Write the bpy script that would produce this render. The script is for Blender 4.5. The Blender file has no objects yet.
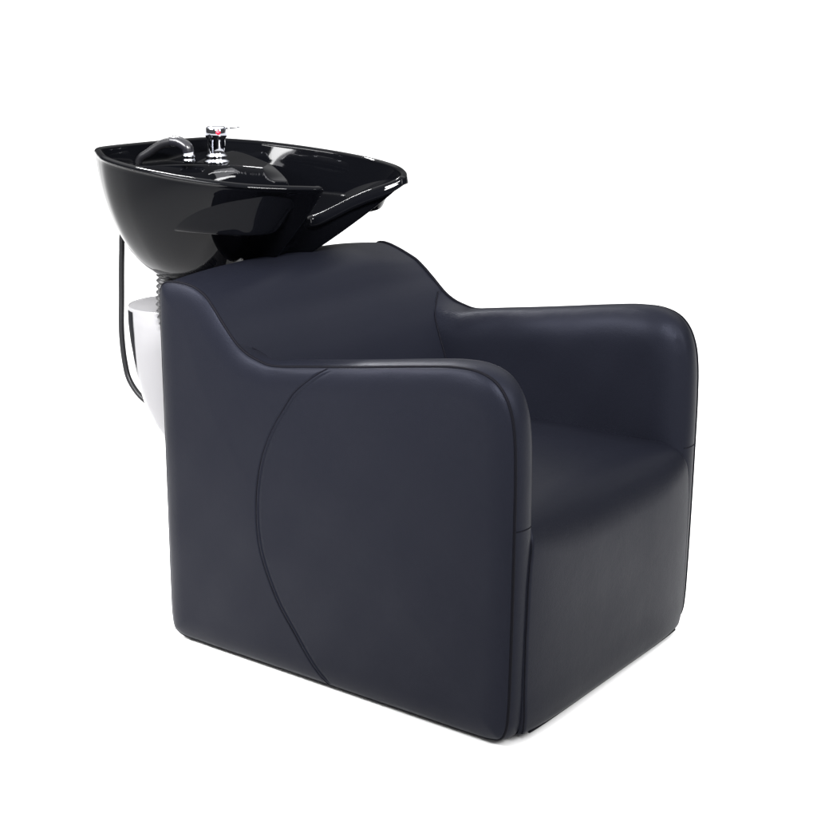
import bpy, bmesh, math
import numpy as np
from mathutils import Vector, Matrix
from mathutils.geometry import delaunay_2d_cdt

scene = bpy.context.scene
C = scene.collection
PI = math.pi

# ------------------------------------------------------------------ camera
cam_data = bpy.data.cameras.new("camera")
cam = bpy.data.objects.new("camera", cam_data)
C.objects.link(cam)
yaw, pit = 2.2122, 0.2621
Fv = Vector((math.cos(yaw)*math.cos(pit), math.sin(yaw)*math.cos(pit), -math.sin(pit)))
Rv = Vector((math.sin(yaw), -math.cos(yaw), 0))
Uv = Rv.cross(Fv)
M = Matrix((Rv, Uv, -Fv)).transposed().to_4x4()
M.translation = Vector((1.3333, -2.0980, 1.3117))
cam.matrix_world = M
cam_data.sensor_width = 36
cam_data.lens = 1475.03*36/817
cam_data.clip_end = 200
scene.camera = cam

# ------------------------------------------------------------------ world: a white studio, dimmer on the photographer's side
w = bpy.data.worlds.new("World")
scene.world = w
w.use_nodes = True
nt = w.node_tree
nt.nodes.clear()
out = nt.nodes.new('ShaderNodeOutputWorld')
bg = nt.nodes.new('ShaderNodeBackground')
tc = nt.nodes.new('ShaderNodeTexCoord')
dot = nt.nodes.new('ShaderNodeVectorMath'); dot.operation = 'DOT_PRODUCT'
dot.inputs[1].default_value = (math.cos(yaw), math.sin(yaw), 0.0)
sepw = nt.nodes.new('ShaderNodeSeparateXYZ')
def ramp(a0, a1, b0, b1):
    m = nt.nodes.new('ShaderNodeMapRange'); m.interpolation_type = 'SMOOTHSTEP'
    for k, v in (('From Min', a0), ('From Max', a1), ('To Min', b0), ('To Max', b1)): m.inputs[k].default_value = v
    return m
back_w = ramp(0.3, 0.85, 0.0, 1.15)       # bright backdrop side
top_w = ramp(0.25, 0.75, 0.10, 2.3)      # added overhead glow that lifts the floor to white
mx = nt.nodes.new('ShaderNodeMath'); mx.operation = 'MAXIMUM'
nt.links.new(tc.outputs['Generated'], dot.inputs[0]); nt.links.new(tc.outputs['Generated'], sepw.inputs[0])
nt.links.new(dot.outputs['Value'], back_w.inputs['Value']); nt.links.new(sepw.outputs['Z'], top_w.inputs['Value'])
back_dim = ramp(0.02, 0.07, 1.0, 0.12)        # added dimming just above the horizon, keeps basin reflections dark
mb = nt.nodes.new('ShaderNodeMath'); mb.operation = 'MULTIPLY'
nt.links.new(sepw.outputs['Z'], back_dim.inputs['Value'])
nt.links.new(back_w.outputs[0], mb.inputs[0]); nt.links.new(back_dim.outputs[0], mb.inputs[1])
nt.links.new(mb.outputs[0], mx.inputs[0]); nt.links.new(top_w.outputs[0], mx.inputs[1])
nt.links.new(mx.outputs[0], bg.inputs['Strength'])
bg.inputs['Color'].default_value = (1, 1, 1, 1)
nt.links.new(bg.outputs[0], out.inputs[0])

# ------------------------------------------------------------------ softboxes
def softbox(name, loc, target, sx, sy, power, col=(1, 1, 1), spread=180):
    l = bpy.data.lights.new(name, 'AREA')
    l.shape = 'RECTANGLE'; l.size = sx; l.size_y = sy; l.energy = power; l.color = col
    l.spread = math.radians(spread)
    o = bpy.data.objects.new(name, l); C.objects.link(o)
    o.location = loc
    o.rotation_euler = (Vector(target)-Vector(loc)).to_track_quat('-Z', 'Y').to_euler()
    return o
softbox("left_softbox", (-1.60, -1.00, 1.85), (-0.5, 0.0, 0.6), 1.1, 0.5, 44, (0.96, 0.96, 1))
softbox("right_softbox", (3.2, 0.2, 2.6), (-0.3, 0.4, 0.4), 0.9, 1.4, 120)
BAS = (-0.90, 0.35, 0.97)
softbox("bowl_strip_light", (-1.75, -2.0, 2.00), (-1.0, 0.58, 0.97), 2.0, 0.07, 24, (1, 1, 1), 110)
softbox("bowl_strip_light", (-1.75, -1.9, 2.38), (-1.0, 0.58, 0.97), 2.0, 0.045, 16, (1, 1, 1), 110)
softbox("camera_strip_light", (0.95, -1.35, 2.10), (-0.75, 0.4, 0.97), 1.1, 0.15, 30, (1, 1, 1), 50)
softbox("rim_strip_light", (-2.8, 0.9, 2.9), (-0.9, 0.1, 1.0), 1.1, 0.08, 10, (1, 1, 1), 50)

scene.view_settings.view_transform = 'Standard'
scene.view_settings.look = 'None'
scene.view_settings.exposure = 0.0
scene.view_settings.gamma = 1.0

# ------------------------------------------------------------------ materials
def principled(name, base, rough, spec=0.5, metal=0.0, coat=0.0):
    m = bpy.data.materials.new(name); m.use_nodes = True
    b = m.node_tree.nodes['Principled BSDF']
    b.inputs['Base Color'].default_value = (*base, 1)
    b.inputs['Roughness'].default_value = rough
    b.inputs['Specular IOR Level'].default_value = spec
    b.inputs['Metallic'].default_value = metal
    b.inputs['Coat Weight'].default_value = coat
    return m

def leather(name, base, rough, spec, bump=0.25):
    m = principled(name, base, rough, spec)
    t = m.node_tree; n = t.nodes; L = t.links
    b = n['Principled BSDF']
    b.inputs['Specular Tint'].default_value = (0.72, 0.76, 1.0, 1)
    tcn = n.new('ShaderNodeTexCoord')
    v = n.new('ShaderNodeTexVoronoi'); v.inputs['Scale'].default_value = 620
    v.feature = 'F1'
    nz = n.new('ShaderNodeTexNoise'); nz.inputs['Scale'].default_value = 9; nz.inputs['Detail'].default_value = 4
    nf = n.new('ShaderNodeTexNoise'); nf.inputs['Scale'].default_value = 160; nf.inputs['Detail'].default_value = 5
    for q in (v, nz, nf): L.new(tcn.outputs['Object'], q.inputs['Vector'])
    mix = n.new('ShaderNodeMath'); mix.operation = 'ADD'
    L.new(v.outputs['Distance'], mix.inputs[0]); L.new(nf.outputs['Fac'], mix.inputs[1])
    bp = n.new('ShaderNodeBump'); bp.inputs['Strength'].default_value = bump; bp.inputs['Distance'].default_value = 0.0006
    L.new(mix.outputs[0], bp.inputs['Height'])
    bp2 = n.new('ShaderNodeBump'); bp2.inputs['Strength'].default_value = 0.09; bp2.inputs['Distance'].default_value = 0.012
    L.new(nz.outputs['Fac'], bp2.inputs['Height']); L.new(bp.outputs[0], bp2.inputs['Normal'])
    L.new(bp2.outputs[0], b.inputs['Normal'])
    rr = n.new('ShaderNodeMapRange'); rr.inputs['To Min'].default_value = rough-0.05; rr.inputs['To Max'].default_value = rough+0.05
    L.new(nz.outputs['Fac'], rr.inputs['Value']); L.new(rr.outputs[0], b.inputs['Roughness'])
    return m

LEATHER = leather("charcoal_leather", (0.0046, 0.0050, 0.0077), 0.42, 0.075)
PIPING = principled("black_piping", (0.0025, 0.0025, 0.004), 0.6, 0.04)
STITCH = principled("seam_thread", (0.003, 0.003, 0.005), 0.7, 0.05)
CERAMIC = principled("black_ceramic", (0.0012, 0.0013, 0.0018), 0.03, 0.056)
CHROME = principled("chrome", (0.50, 0.51, 0.56), 0.06, 0.5, 1.0)
STEEL = principled("satin_steel", (0.5, 0.48, 0.47), 0.25, 0.5, 1.0)
RED = principled("red_enamel", (0.55, 0.01, 0.03), 0.3)
WHITE = principled("white_lacquer", (0.185, 0.183, 0.188), 0.12, 0.2)
RUBBER = principled("black_rubber", (0.004, 0.004, 0.005), 0.4, 0.3)
BELLOW = principled("grey_black_corrugated_plastic", (0.02, 0.02, 0.021), 0.4, 0.5)
PLASTIC = principled("black_plastic", (0.006, 0.006, 0.008), 0.25, 0.4)
BACKDROP = principled("white_studio_floor", (0.93, 0.93, 0.93), 0.9, 0.1)

# ------------------------------------------------------------------ mesh helpers
def mesh_obj(name, verts, faces, mat, parent=None, smooth=True):
    me = bpy.data.meshes.new(name)
    me.from_pydata([tuple(map(float, v)) for v in verts], [], [tuple(map(int, f)) for f in faces])
    me.validate(); me.update()
    bm = bmesh.new(); bm.from_mesh(me)
    bmesh.ops.recalc_face_normals(bm, faces=bm.faces)
    bm.to_mesh(me); bm.free()
    if smooth:
        me.polygons.foreach_set('use_smooth', [True]*len(me.polygons))
    me.materials.append(mat)
    o = bpy.data.objects.new(name, me); C.objects.link(o)
    if parent is not None: o.parent = parent
    return o

class Geo:
    def __init__(s): s.v = []; s.f = []
    def add(s, v, f):
        b = len(s.v); s.v += [tuple(x) for x in v]; s.f += [tuple(i+b for i in q) for q in f]
    def grid(s, P, cu=False, cv=False):
        nu, nv = P.shape[:2]
        f = []
        for i in range(nu if cu else nu-1):
            for j in range(nv if cv else nv-1):
                a, b = (i+1) % nu, (j+1) % nv
                f.append((i*nv+j, a*nv+j, a*nv+b, i*nv+b))
        s.add(P.reshape(-1, 3), f)
    def tube(s, pts, r, n=10, closed=False, caps=True):
        pts = np.asarray(pts, float); m = len(pts)
        r = np.full(m, r) if np.isscalar(r) else np.asarray(r)
        T = np.roll(pts, -1, 0)-np.roll(pts, 1, 0)
        if not closed: T[0] = pts[1]-pts[0]; T[-1] = pts[-1]-pts[-2]
        T /= np.linalg.norm(T, axis=1)[:, None]+1e-12
        up = np.array([0, 0, 1.]) if abs(T[0][2]) < .9 else np.array([0, 1., 0])
        N = np.cross(T[0], up); N /= np.linalg.norm(N)
        rings = []
        for i in range(m):
            N = N-T[i]*(N@T[i]); N /= np.linalg.norm(N); B = np.cross(T[i], N)
            a = np.linspace(0, 2*PI, n, endpoint=False)
            rings.append(pts[i]+r[i]*(np.cos(a)[:, None]*N+np.sin(a)[:, None]*B))
        s.grid(np.array(rings), closed, True)
        if not closed and caps:
            b = len(s.v)-m*n
            s.f.append(tuple(b+k for k in range(n))); s.f.append(tuple(b+(m-1)*n+k for k in range(n)))
    def lathe(s, prof, center, axis=(0, 0, 1), n=48, caps=True):
        ax = Vector(axis).normalized(); q = ax.to_track_quat('Z', 'Y').to_matrix()
        q = np.array(q); rings = []
        a = np.linspace(0, 2*PI, n, endpoint=False)
        for r, h in prof:
            P = np.stack([r*np.cos(a), r*np.sin(a), np.full(n, h)], 1)
            rings.append(P@q.T+np.array(center))
        s.grid(np.array(rings), False, True)
        if caps:
            m = len(prof); b = len(s.v)-m*n
            s.f.append(tuple(b+k for k in range(n))); s.f.append(tuple(b+(m-1)*n+k for k in range(n)))
    def box(s, lo, hi):
        x0, y0, z0 = lo; x1, y1, z1 = hi
        v = [(x0,y0,z0),(x1,y0,z0),(x1,y1,z0),(x0,y1,z0),(x0,y0,z1),(x1,y0,z1),(x1,y1,z1),(x0,y1,z1)]
        s.add(v, [(0,1,2,3),(4,5,6,7),(0,1,5,4),(1,2,6,5),(2,3,7,6),(3,0,4,7)])
    def obj(s, name, mat, parent=None, smooth=True):
        return mesh_obj(name, s.v, s.f, mat, parent, smooth)

def catmull(P, n, closed=False):
    """smooth curve through the points, resampled to n even steps"""
    P = np.asarray(P, float); m = len(P)
    idx = range(m if closed else m-1); outp = []
    for i in idx:
        if closed: p0, p1, p2, p3 = P[i-1], P[i], P[(i+1) % m], P[(i+2) % m]
        else:
            p1, p2 = P[i], P[i+1]
            p0 = P[i-1] if i > 0 else 2*p1-p2
            p3 = P[i+2] if i+2 < m else 2*p2-p1
        d = [max(np.linalg.norm(b-a), 1e-9)**.5 for a, b in ((p0, p1), (p1, p2), (p2, p3))]
        t0, t1 = 0, d[0]; t2 = t1+d[1]; t3 = t2+d[2]
        for t in np.linspace(t1, t2, 24, endpoint=False):
            A1 = (t1-t)/(t1-t0)*p0+(t-t0)/(t1-t0)*p1; A2 = (t2-t)/(t2-t1)*p1+(t-t1)/(t2-t1)*p2
            A3 = (t3-t)/(t3-t2)*p2+(t-t2)/(t3-t2)*p3
            B1 = (t2-t)/(t2-t0)*A1+(t-t0)/(t2-t0)*A2; B2 = (t3-t)/(t3-t1)*A2+(t-t1)/(t3-t1)*A3
            outp.append((t2-t)/(t2-t1)*B1+(t-t1)/(t2-t1)*B2)
    outp.append(P[0] if closed else P[-1]); outp = np.array(outp)
    L = np.r_[0, np.cumsum(np.linalg.norm(np.diff(outp, axis=0), axis=1))]
    s = np.linspace(0, L[-1], n+1 if closed else n)
    R = np.stack([np.interp(s, L, outp[:, k]) for k in range(P.shape[1])], 1)
    return R[:-1] if closed else R

def sstep(x, a, b):
    t = np.clip((x-a)/(b-a), 0, 1); return t*t*(3-2*t)

def dist_to(P, Q, chunk=1500):
    """nearest distance from points P to densely sampled curve Q, and the index"""
    d = np.empty(len(P)); k = np.empty(len(P), int)
    for i in range(0, len(P), chunk):
        D = ((P[i:i+chunk, None, :]-Q[None])**2).sum(-1)
        k[i:i+chunk] = D.argmin(1); d[i:i+chunk] = np.sqrt(D.min(1))
    return d, k

# ------------------------------------------------------------------ floor
W = 0.712
fl = mesh_obj("floor", [(-60, -60, -.012), (60, -60, -.012), (60, 60, -.012), (-60, 60, -.012)], [(0, 1, 2, 3)], BACKDROP, None, False)
fl['kind'] = 'structure'

# ------------------------------------------------------------------ the chair: root
root = bpy.data.objects.new("shampoo_chair", None)
C.objects.link(root)
root.location = (0, 0, 0)
root['label'] = "charcoal leather salon armchair with a glossy black shampoo basin mounted behind its back"
root['category'] = "salon chair"

# side silhouette in (x, z): x = 0 front, z = 0 lower edge
PROF = [(-.872, .62), (-.8725, .45), (-.874, .25), (-.875, .10), (-.874, .04), (-.868, .012), (-.850, .002), (-.80, .000),
        (-.60, .000), (-.40, .000), (-.20, .000), (-.09, .000), (-.040, .002), (-.018, .009), (-.008, .028), (-.004, .06),
        (-.001, .16), (.001, .31), (.002, .43), (.002, .52), (-.001, .590), (-.008, .632), (-.022, .665), (-.044, .688), (-.078, .7005),
        (-.126, .702), (-.207, .692), (-.300, .678), (-.386, .6655), (-.470, .654), (-.544, .644), (-.575, .6425), (-.603, .648),
        (-.632, .657), (-.660, .674), (-.698, .713), (-.722, .741), (-.745, .763), (-.777, .777), (-.815, .781), (-.848, .7785), (-.862, .772), (-.869, .758), (-.871, .72)]
OUT = catmull(PROF, 900, True)
SEAM = catmull([(-.400, .669), (-.430, .654), (-.461, .632), (-.497, .602), (-.522, .569), (-.561, .508), (-.588, .440), (-.601, .356), (-.594, .265), (-.560, .172), (-.504, .090), (-.460, .037), (-.424, -.004)], 300)
T2 = np.roll(OUT, -1, 0)-np.roll(OUT, 1, 0); T2 /= np.linalg.norm(T2, axis=1)[:, None]
area = 0.5*np.sum(OUT[:, 0]*np.roll(OUT[:, 1], -1)-np.roll(OUT[:, 0], -1)*OUT[:, 1])
NIN = np.stack([-T2[:, 1], T2[:, 0]], 1)*(1 if area > 0 else -1)

def shoulder(P):
    """the far shoulder of the back is rounded off a little more than the near one"""
    P = np.array(P, float)
    P[..., 2] -= .021*np.exp(-((P[..., 0]+.762)/.065)**2)*sstep(P[..., 2], .62, .76)*sstep(P[..., 1], .50, .71)
    return P

def inside_mask(P, poly):
    x, y = P[:, 0], P[:, 1]; c = np.zeros(len(P), bool)
    x0, y0 = poly[:, 0], poly[:, 1]; x1, y1 = np.roll(x0, -1), np.roll(y0, -1)
    for a, b, cc, d in zip(x0, y0, x1, y1):
        if b == d: continue
        m = ((b > y) != (d > y)) & (x < (cc-a)*(y-b)/(d-b)+a); c ^= m
    return c

def panel_mesh(step=.006, seam=None):
    """triangulated fill of the silhouette; points (x,z), faces, distance to the edge, distance to the seam"""
    rings = [OUT]
    for d in (.0008, .0015, .0025, .0035, .0047, .006, .0075, .009, .0107, .0125):
        q = OUT+NIN*d
        dd, _ = dist_to(q, OUT)
        rings.append(q[dd > d*.93])
    pts = [r for r in rings]
    if seam is not None:
        ts = np.gradient(seam, axis=0); ts /= np.linalg.norm(ts, axis=1)[:, None]; ns = np.stack([-ts[:, 1], ts[:, 0]], 1)
        srows = []
        for o in (-.0105, -.009, -.0078, -.0066, -.0052, -.004, -.0025, -.0012, 0, .0012, .0025, .004, .0052, .0066, .0078, .009, .0105):
            q = seam+ns*o
            dd, _ = dist_to(q, OUT)
            q = q[(dd > .014)]; q = q[inside_mask(q, OUT)]
            srows.append(q)
        pts += srows
    gx = np.arange(-.89, .02, step); gz = np.arange(-.01, .80, step)
    X, Z = np.meshgrid(gx, gz); X[1::2] += step/2
    G = np.stack([X.ravel(), Z.ravel()], 1)
    G = G[inside_mask(G, OUT)]
    dd, _ = dist_to(G, OUT); G = G[dd > .0155]
    if seam is not None:
        dd, _ = dist_to(G, seam); G = G[dd > .0125]
    pts.append(G)
    P = np.concatenate(pts)
    n = len(OUT)
    vs, es, fs, *_ = delaunay_2d_cdt([Vector(p) for p in P], [(i, (i+1) % n) for i in range(n)], [], 1, 1e-6)
    V = np.array([tuple(v) for v in vs])
    de, _ = dist_to(V, OUT)
    ds = np.full(len(V), 1.)
    if seam is not None:                                      # signed: positive on the front side of the seam
        ds, kk = dist_to(V, seam)
        ds = ds*np.sign(((V-seam[kk])*ns[kk]).sum(1)+1e-12)*SIDE
    return V, fs, de, ds

def roundover(d, r, p=2.0):
    t = 1-np.clip(d/r, 0, 1)
    return (1-t**p)**(1/p)

SIDE = 1.0
PV, PF, PD, PS = panel_mesh(.006, SEAM)
IV, IF_, ID, _ = panel_mesh(.006, None)
IK = dist_to(IV, OUT)[1]

def outer_bulge(x, z, de):
    y = .016*roundover(de, .050)
    # upholstery stands fullest in the middle and pulls in to the seams
    y += .006*np.clip(de/.25, 0, 1)**.8
    return y
def wob(x, z):
    return .0007*np.sin(x*23+z*9)*np.sin(z*17-x*5)+.0004*np.sin(x*47-z*31)

def side_panel(y0, sgn):
    g = Geo()
    groove = .0022*np.exp(-(PS/.0016)**2) - .0012*np.exp(-((PS-.0042)/.0020)**2) + .0012*np.exp(-((PS-.0080)/.0012)**2)
    fade = sstep(PD, .002, .012)
    y = outer_bulge(PV[:, 0], PV[:, 1], PD)+wob(PV[:, 0], PV[:, 1])*fade-groove*fade
    g.add(shoulder(np.stack([PV[:, 0], y0+sgn*y, PV[:, 1]], 1)), PF)
    o = g.obj("side_panel", LEATHER, root)
    # piping round the whole edge
    p = Geo(); Q = catmull(OUT[::3], 420, True)
    p.tube(shoulder(np.stack([Q[:, 0], np.full(len(Q), y0+sgn*.0005), Q[:, 1]], 1)), .0030 if y0 < .1 else .0040, 10, True)
    p.obj("piping", PIPING, o)
    # curved seam thread lying in its groove
    s = Geo(); m = inside_mask(SEAM, OUT)
    S = SEAM[m]; dS, _ = dist_to(S, OUT); S = S[dS > .002]; dS = dS[dS > .002]
    ys = outer_bulge(S[:, 0], S[:, 1], dS)-.0016*sstep(dS, .004, .018)+.0003
    s.tube(np.stack([S[:, 0], y0+sgn*ys, S[:, 1]], 1), .0011, 8)
    s.obj("seam", STITCH, o)
    return o
side_panel(0.0, -1)
side_panel(W, 1)

ARM_T = .080
# cross-section of the padded arm edge: depth from the piping line -> (thickness, inset); it swells past the piping first
AD = np.array([0, .0008, .0015, .0025, .0035, .0047, .006, .0075, .009, .0107, .0125, .016, .021, .030, .045, .060, .080])
AY = np.array([0, .0040, .0085, .0140, .0190, .0245, .0300, .0360, .0415, .0470, .0520, .0585, .0645, .0710, .0765, .0790, .080])
AI = np.array([0, -.0028, -.0050, -.0068, -.0078, -.0084, -.0086, -.0082, -.0070, -.0048, -.0015, .0050, .0135, .0260, .0440, .060, .080])
_c = catmull(np.stack([AD, AY, AI], 1), 400); AD, AY, AI = _c[:, 0], _c[:, 1], _c[:, 2]
def arm_y(d): return np.interp(d, AD, AY)
def armrest(y0, sgn):
    g = Geo()
    wgt = sstep(IV[:, 0], -.66, -.52)
    y = arm_y(ID)
    shift = (np.interp(ID, AD, AI)-ID)*wgt*(ID < .08)
    X = IV[:, 0]+NIN[IK, 0]*shift; Z = IV[:, 1]+NIN[IK, 1]*shift
    y = y+wob(IV[:, 0]+.3, IV[:, 1])*2*sstep(ID, .0, .03)
    g.add(shoulder(np.stack([X, y0+sgn*(y+.0004), Z], 1)), IF_)
    o = g.obj("armrest", LEATHER, root)
    # short seam that crosses the front of the arm at seat height
    s = Geo(); pts = []
    for yy in np.linspace(.003, .052, 14):
        pts.append((.0020-np.interp(yy, AY, AI)+.0003, y0+sgn*yy, .418))
    s.tube(pts, .0009, 8)
    s.obj("seam", STITCH, o)
    return o
armrest(0.0, 1)
armrest(W, -1)

# ------------------------------------------------------------------ backrest: follows the S-curve, then runs down behind the seat
i0 = int(np.argmin(np.abs(OUT[:, 0]+.875)+np.abs(OUT[:, 1]-.10)))
bp_top = [(-.874, .004), (-.874, .25), (-.8725, .45), (-.872, .62), (-.871, .72), (-.869, .758), (-.862, .772), (-.848, .7785), (-.815, .781), (-.777, .777), (-.745, .763), (-.722, .741), (-.698, .713), (-.668, .683),
          (-.645, .655), (-.622, .620), (-.600, .570), (-.582, .515), (-.565, .45), (-.55, .38), (-.54, .30)]
BP = catmull(bp_top, 200)
tb = np.gradient(BP, axis=0); tb /= np.linalg.norm(tb, axis=1)[:, None]
nb = np.stack([-tb[:, 1], tb[:, 0]], 1)          # outward
ny = 90
yy = np.r_[.0012, .003, .006, np.linspace(.012, W-.012, ny), W-.006, W-.003, W-.0012]
P = np.zeros((len(BP), len(yy), 3))
u = (yy-W/2)/(W/2)
arc = np.linspace(0, 1, len(BP))
front = sstep(arc, .50, .72)
for j, y in enumerate(yy):
    edge = -.010*(1-roundover(np.array([min(y, W-y)]), .035)[0])*sstep(arc, .30, .36)*(1-sstep(arc, .46, .60))-.003*(1-roundover(np.array([min(y, W-y)]), .01)[0])
    hollow = -.020*(1-abs(u[j])**2.2)*front                 # the back is hollowed between the arms
    crown = .019*(1-abs(u[j])**2.6)*sstep(arc, .30, .42)*(1-sstep(arc, .56, .78))
    off = edge+hollow+crown
    P[:, j, 0] = BP[:, 0]+nb[:, 0]*off*(1 if True else 0)
    P[:, j, 2] = BP[:, 1]+nb[:, 1]*off
    P[:, j, 1] = y
P[:, :, 0] += .0008*np.sin(P[:, :, 1]*21+P[:, :, 2]*14)*front[:, None]
P = shoulder(P)
g = Geo(); g.grid(P)
back = g.obj("backrest", LEATHER, root)
for y0, sg in ((0, 1), (W, -1)):                              # seam where the back meets each arm
    q = []
    for i in np.where(arc > .55)[0]:
        row = P[i] if sg > 0 else P[i, ::-1]
        dd, _ = dist_to(row[:, [0, 2]], OUT)
        diff = np.abs(row[:, 1]-y0)-arm_y(dd)                 # < 0: still buried in the arm
        k = np.where((diff[:-1] < 0) & (diff[1:] >= 0))[0]
        if not len(k) or row[0, 2] < .43 or row[0, 2] > .695 or not inside_mask(row[k[0]:k[0]+1, [0, 2]], OUT)[0]: continue
        k = k[0]; t = diff[k]/(diff[k]-diff[k+1])
        q.append(row[k]*(1-t)+row[k+1]*t)
    q = np.array(q)
    if len(q) > 8:
        ker = np.ones(7)/7
        for c_ in range(3): q[:, c_] = np.convolve(np.pad(q[:, c_], 3, mode='edge'), ker, 'valid')
        q[:, 0] += .0022; q[:, 1] += sg*.0030; q = q[3:]
        s = Geo(); s.tube(catmull(q[::4], 80), .0017, 8)
        s.obj("seam", STITCH, back)

# ------------------------------------------------------------------ seat with its waterfall front
def half_width(z):
    return np.interp(z, [0.0, .012, .03, .06, .12, .21, .31, .35, .39, .418, .43], [.312, .314, .316, .318, .320, .320, .317, .313, .305, .294, .286])
def seat_profile(r, crown, xf):
    pts = [(-.62, .425+crown*.5), (-.40, .428+crown), (-.25, .430+crown), (-.12-r*.3, .430+crown*.9)]
    a = np.linspace(0, PI/2, 9)
    cx, cz = xf-r, .430+crown*.7-r*1.05
    for t in a: pts.append((cx+r*math.sin(t)**1.0, cz+r*1.05*math.cos(t)))
    pts += [(xf+.001, cz-.06), (xf, .20), (xf-.001, .10), (xf-.003, .03), (xf-.010, .006), (-.03, .001)]
    return catmull(pts, 150)
nw = 101
vs = np.linspace(-1, 1, nw); vs = np.sign(vs)*(1-(1-np.abs(vs))**1.9)
P = np.zeros((150, nw, 3))
for j, v in enumerate(vs):
    e = abs(v)
    r = .055+.060*(1-e**3)
    crown = .012*(1-e**2.5)
    xf = .0122+.010*(1-e**6)
    tuck = .010*(1-roundover(np.array([(1-e)*.32]), .008)[0])
    pr = seat_profile(r, crown, xf)
    hw = np.array([half_width(z) for z in pr[:, 1]])
    top = sstep(pr[:, 0], -.03, -.09)if False else np.where(pr[:, 0] < -.075, 1, 0)
    hw = hw*(1-0)+0
    P[:, j, 0] = pr[:, 0]-tuck*(pr[:, 0] > -.12)
    P[:, j, 2] = pr[:, 1]-tuck*.5*(pr[:, 1] > .3)
    P[:, j, 1] = W/2+v*(hw+.006)
P[:, :, 2] += .0012*np.sin(P[:, :, 0]*19+P[:, :, 1]*11)*(P[:, :, 2] > .40)
g = Geo(); g.grid(P)
seat = g.obj("seat", LEATHER, root)
for j, sg in ((0, -1), (nw-1, 1)):
    s = Geo()
    q = P[(P[:, j, 2] > .004) & (P[:, j, 0] > -.10), j].copy()
    q[:, 1] = W/2+np.sign(q[:, 1]-W/2)*(np.abs(q[:, 1]-W/2)-.0026); q[:, 0] += .0106-q[np.argmin(np.abs(q[:, 2]-.2)), 0]
    s.tube(q, .0013, 8)
    s.obj("seam", STITCH, seat)
s = Geo()
q = P[-6, :, :].copy(); q[:, 2] += .0005; q[:, 0] += .0005; q = q[np.abs(q[:, 1]-W/2) < .300]
s.tube(q, .0034, 8); s.obj("piping", PIPING, seat)

g = Geo(); g.box((-.845, .03, -.012), (-.05, W-.03, .012))
g.obj("base_plate", PLASTIC, root, False)

# ------------------------------------------------------------------ shampoo basin
YC = .352
half = [(-1.258, 0), (-1.257, .07), (-1.254, .130), (-1.248, .168), (-1.238, .187), (-1.219, .202), (-1.180, .230), (-1.13, .260), (-1.05, .284), (-.97, .295), (-.90, .297),
        (-.83, .290), (-.76, .272), (-.70, .243), (-.650, .200), (-.618, .160), (-.604, .138), (-.603, .122)]
lip = [(-.612, .110), (-.632, .090), (-.660, .073), (-.688, .055), (-.712, .037), (-.733, .018), (-.742, 0)]
hz = {}
def rim_z(x): return .970+.078*(-.61-x)
H3 = [(x, c, rim_z(x)) for x, c in half]
L3 = [(-.612, .110, .963), (-.632, .092, .954), (-.660, .073, .943), (-.688, .055, .930), (-.712, .037, .917), (-.731, .018, .907), (-.740, 0, .902)]
full = H3+L3
loop = full+[(x, -c, z) for x, c, z in full[-2:0:-1]]
NR = 640
RIM = catmull(loop, NR, True)
_g = np.exp(-((RIM[:, 1]+.005)/.040)**2)*(RIM[:, 0] > -.9)
RIM[:, 0] -= .022*sstep(RIM[:, 0], -.80, -.64)*sstep(-RIM[:, 1], -.02, .06)+.024*_g
RIM[:, 2] -= .020*_g
neck = sstep(-np.abs(RIM[:, 1]), -.175, -.07)*(RIM[:, 0] > -.85)      # 1 on the neck cut-out
T = np.roll(RIM, -1, 0)-np.roll(RIM, 1, 0); T[:, 2] = 0; T /= np.linalg.norm(T, axis=1)[:, None]
NI = np.stack([-T[:, 1], T[:, 0], np.zeros(NR)], 1)
a2 = np.sum(RIM[:, 0]*np.roll(RIM[:, 1], -1)-np.roll(RIM[:, 0], -1)*RIM[:, 1])
if a2 < 0: NI = -NI
# smooth the inward direction so the narrow horns do not fold
for _ in range(30): NI = (np.roll(NI, 1, 0)+NI+np.roll(NI, -1, 0))/3
NI /= np.linalg.norm(NI, axis=1)[:, None]
cen = np.array([-.98, 0.])
frontness = sstep(RIM[:, 0], -1.05, -.72)
neck_in = sstep(-np.abs(RIM[:, 1]), -.27, -.13)*sstep(RIM[:, 0], -.80, -.68)
rings = []
# outer shell from the base up to the rim
BASE = np.array([-1.035, 0., .730]); BR = .125
ang = np.arctan2(RIM[:, 1]-0, RIM[:, 0]-BASE[0])
basering = np.stack([BASE[0]+BR*np.cos(ang), BR*np.sin(ang), np.full(NR, BASE[2])], 1)
low = RIM.copy()
lipw = sstep(-np.abs(RIM[:, 1]), -.20, -.13)*sstep(RIM[:, 0], -.80, -.70)
lipw[neck > .99] = 1
lipw = lipw*(1-.5*np.exp(-((np.abs(RIM[:, 1])-.135)/.03)**2))
lipw = lipw*sstep(RIM[:, 1], -.03, .02)
skirt = .008+.019*lipw
low[:, 2] -= skirt
low[:, :2] -= NI[:, :2]*(-.001+.006*lipw)[:, None]
inx = low.copy()
under = low.copy(); under[:, :2] += NI[:, :2]*(.003+.022*lipw)[:, None]; under[:, 2] -= .006-.001*lipw
horn = np.exp(-((np.abs(RIM[:, 1])-.19)/.07)**2)*sstep(RIM[:, 0], -.85, -.66)
pr_ = 1.80-.65*frontness-.30*horn-.16*np.exp(-((RIM[:, 0]+.93)/.15)**2)
rings.append(basering*np.array([1, 1, 1])+np.array([0, 0, .0]))
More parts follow.
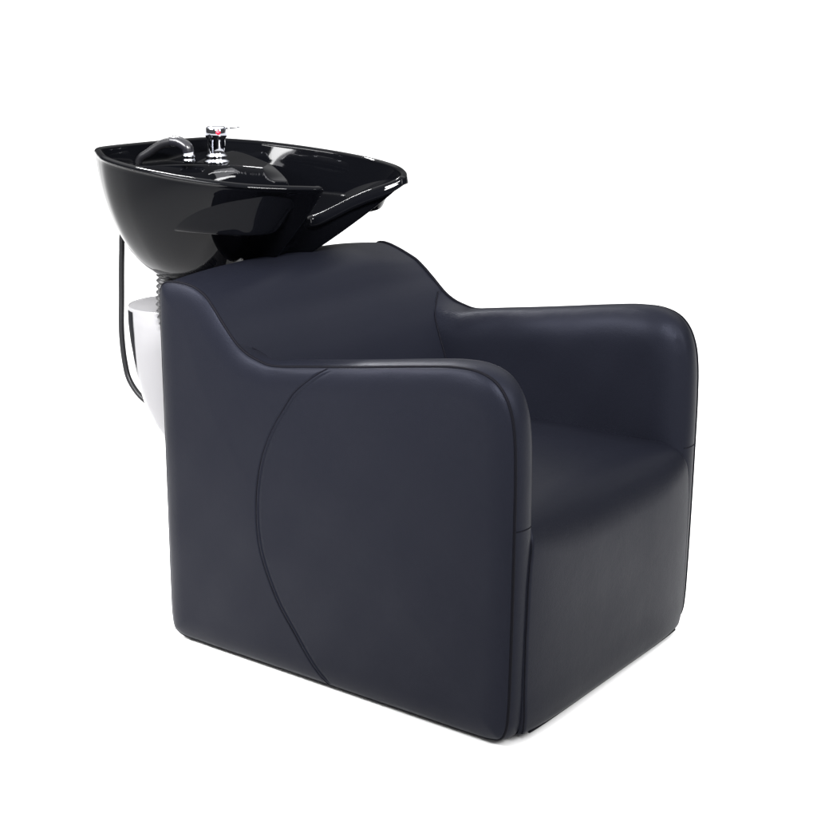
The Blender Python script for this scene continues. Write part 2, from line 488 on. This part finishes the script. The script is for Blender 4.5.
for t in np.linspace(0, 1, 44)[1:]:
    ph = t*PI/2
    hfrac = np.sin(ph)**(2/pr_)          # 0 at the base, 1 at the rim
    vfrac = 1-np.cos(ph)**(2/pr_)
    q = basering+(under-basering)*0
    q[:, :2] = basering[:, :2]+(under[:, :2]-basering[:, :2])*hfrac[:, None]
    q[:, 2] = basering[:, 2]+(under[:, 2]-basering[:, 2])*vfrac
    rings.append(q)
# rolled lip face: bulges a little, widest below its middle
rings.append(low)
for f_, o_ in ((.75, .0012), (.5, .0010), (.25, .0004)):
    q = low.copy(); q[:, 2] = RIM[:, 2]-.008-(skirt-.008)*f_
    q[:, :2] = RIM[:, :2]-NI[:, :2]*(((-.001+.006*lipw)*f_**.75)[:, None])
    rings.append(q)
# rounded rim bead
rw = .017+.010*neck
for t in np.linspace(0, PI, 13):
    q = RIM.copy()
    q[:, :2] += NI[:, :2]*((1-math.cos(t))/2*rw)[:, None]
    q[:, 2] += -.008+.008*math.sin(t) + (-.004)*neck*(1-math.cos(t))/2
    rings.append(q)
INNER = rings[-1].copy()
# inner bowl as a height field over rings shrinking to the drain
DR = np.array([-.93, 0.])
# raised tap deck inside the bowl, drawn out to a prow towards the neck
DECK = catmull([(-1.262, -.05), (-1.245, .06), (-1.215, .138), (-1.17, .172), (-1.12, .165), (-.98, .100), (-.865, .036), (-.862, .028), (-1.03, .022), (-1.10, -.01), (-1.15, -.07), (-1.19, -.14), (-1.235, -.12)], 2600, True)
def plat(XY):
    d, k = dist_to(XY, DECK)
    d = np.where(inside_mask(XY, DECK), -d, d)
    top = .975+.14*np.clip(XY[:, 1]-.03, 0, 1)
    return top-.11*sstep(d, -.010, .034), d
WP = catmull([(0, 0), (.04, .22), (.08, .44), (.115, .63), (.15, .78), (.21, .90), (.31, .97), (.48, 1.0), (1, 1.0)], 400)
for t in np.r_[np.linspace(0, 1, 190)[1:]]:
    h = t**1.15
    q = INNER.copy()
    q[:, :2] = INNER[:, :2]*(1-h)+DR*h
    steep = np.interp(h, WP[:, 0], WP[:, 1])
    gentle = sstep(np.array([h]), -.12, .85)[0]-sstep(np.array([0.]), -.12, .85)[0]
    zf = .790
    drop = (1-neck_in)*steep+neck_in*gentle
    q[:, 2] = INNER[:, 2]+(zf-INNER[:, 2])*drop-.010*h
    pz, dd = plat(q[:, :2])
    k = 60.
    zz = q[:, 2]; m = np.maximum(zz, pz)
    sm = m+np.log(np.exp((zz-m)*300)+np.exp((pz-m)*300))/300
    q[:, 2] = np.where(m > INNER[:, 2]-.012, np.minimum(sm, np.maximum(zz, INNER[:, 2]-.012)), sm)
    rings.append(q)
P = np.array(rings); P[:, :, 1] += YC
g = Geo(); g.grid(P, False, True)
basin = g.obj("wash_basin", CERAMIC, root)

g = Geo(); g.lathe([(.030, 0), (.033, .002), (.030, .004), (.012, .003)], (DR[0], YC, .782), n=32)
g.obj("drain", CHROME, basin)

# mixer tap
TX, TY, TZ = -1.088, .402, .981
g = Geo()
prof = [(.029, 0), (.0305, .002), (.0300, .005), (.0250, .007), (.0245, .012), (.0255, .013), (.0255, .016), (.0215, .018), (.0208, .022), (.0204, .048), (.0215, .0505), (.0240, .0525),
        (.0252, .057), (.0232, .070), (.0222, .0725), (.019, .0745), (.0005, .0752)]
g.lathe([(r, h*1.13) for r, h in prof], (TX, TY, TZ-.006), n=48)
tap = g.obj("mixer_tap", CHROME, basin)
g = Geo()
hd = np.array([.72, .69, 0.]); hd /= np.linalg.norm(hd)
b0 = np.array([TX, TY, TZ+.073])
g.tube([b0+hd*.012, b0+hd*.03+np.array([0, 0, .0015]), b0+hd*.048+np.array([0, 0, .003]), b0+hd*.054+np.array([0, 0, .003])], [.0035, .0024, .0022, .0012], 10)
g.obj("tap_lever", CHROME, basin)
# red hot-water mark facing the sitter
cd = np.array([.83, -.55, 0.]); cd /= np.linalg.norm(cd)
g = Geo(); g.lathe([(.0055, 0), (.0052, .0018), (.0005, .0026)], np.array([TX, TY, TZ+.0655])+cd*.0236, axis=tuple(cd), n=20)
g.obj("temperature_mark", RED, basin)

# hand spray resting in the trough: thick black hose with chrome fitting
g = Geo()
hp = catmull([(-1.238, .285, .955), (-1.225, .290, .985), (-1.20, .296, 1.001), (-1.175, .302, 1.016), (-1.150, .305, 1.025), (-1.128, .307, 1.029)], 60)
g.tube(hp, np.linspace(.0085, .0115, 60), 18)
g.obj("spray_hose", RUBBER, basin)
g = Geo()
cp = catmull([(-1.134, .307, 1.029), (-1.115, .309, 1.028), (-1.100, .310, 1.023), (-1.091, .311, 1.017), (-1.089, .312, 1.006)], 40)
g.tube(cp, np.full(40, .0128), 24)
g.obj("spray_elbow", PLASTIC, basin)
g = Geo()
g.lathe([(.0133, 0), (.0142, .002), (.0142, .006), (.0130, .007), (.0130, .010), (.0145, .011), (.0145, .017), (.0125, .018), (.0125, .024)], (-1.089, .312, .984), n=32)
g.obj("spray_head", CHROME, basin)

# collar plate under the basin
g = Geo(); g.lathe([(.060, -.030), (.075, -.022), (.098, -.004), (.104, .004), (.103, .009), (.080, .012)], (-1.070, YC, .723), n=64)
g.obj("basin_collar", STEEL, basin)

# ------------------------------------------------------------------ pedestal behind the chair
g = Geo()
secs = [(.640, -1.180, .117), (.6415, -1.180, .1188), (.639, -1.180, .1205), (.60, -1.180, .1205), (.56, -1.177, .120), (.50, -1.168, .1195), (.45, -1.157, .119), (.41, -1.143, .118), (.37, -1.121, .116),
        (.33, -1.089, .113), (.29, -1.045, .108), (.25, -.985, .096), (.22, -.945, .090), (.20, -.90, .085)]
n = 72; a = np.linspace(0, 2*PI, n, endpoint=False); R_ = []
R_.append(np.stack([np.full(n, -1.18)+.001*np.cos(a), YC+.001*np.sin(a), np.full(n, .640)], 1))
for z, x, r in secs:
    R_.append(np.stack([x+r*np.cos(a), YC+r*np.sin(a), np.full(n, z)], 1))
g.grid(np.array(R_), False, True)
ped = g.obj("pedestal", WHITE, root)
md = ped.modifiers.new("edge", 'EDGE_SPLIT'); md.split_angle = math.radians(35)
g = Geo(); g.lathe([(.066, .636), (.066, .648), (.046, .652), (.042, .665), (.042, .690), (.062, .704)], (-1.115, YC, 0), n=48)
g.obj("tilt_bracket", STEEL, ped)
# dark strip on the rear near side of the pedestal, narrowing downwards
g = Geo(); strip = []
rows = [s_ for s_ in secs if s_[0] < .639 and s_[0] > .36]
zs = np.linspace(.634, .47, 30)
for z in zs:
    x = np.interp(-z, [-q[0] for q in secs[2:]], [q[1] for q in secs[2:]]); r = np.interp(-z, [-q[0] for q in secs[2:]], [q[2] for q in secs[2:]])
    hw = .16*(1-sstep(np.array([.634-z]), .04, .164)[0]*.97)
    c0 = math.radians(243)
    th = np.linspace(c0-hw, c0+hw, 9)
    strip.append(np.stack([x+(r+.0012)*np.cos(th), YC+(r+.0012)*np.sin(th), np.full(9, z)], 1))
g.grid(np.array(strip)); g.obj("dark_strip", PIPING, ped)

# corrugated drain hose between pedestal and basin
g = Geo()
dh = catmull([(-1.10, .24, .765), (-1.100, .24, .735), (-1.103, .24, .700), (-1.106, .24, .663), (-1.100, .24, .625), (-1.078, .24, .585), (-1.03, .24, .55), (-.95, .24, .53)], 220)
g.tube(dh, .022+.0026*np.sin(np.linspace(0, 2*PI*24, 220)), 24); g.obj("drain_hose", BELLOW, root)

# water hose hanging from the basin into the pedestal
g = Geo()
wh = catmull([(-1.235, .33, .86), (-1.29, .326, .85), (-1.331, .325, .81), (-1.341, .325, .75), (-1.350, .325, .64), (-1.356, .325, .55), (-1.350, .325, .480), (-1.338, .325, .438), (-1.305, .325, .403), (-1.265, .325, .384), (-1.21, .325, .37), (-1.15, .33, .36)], 120)
g.tube(wh, .0070, 14); g.obj("water_hose", RUBBER, root)
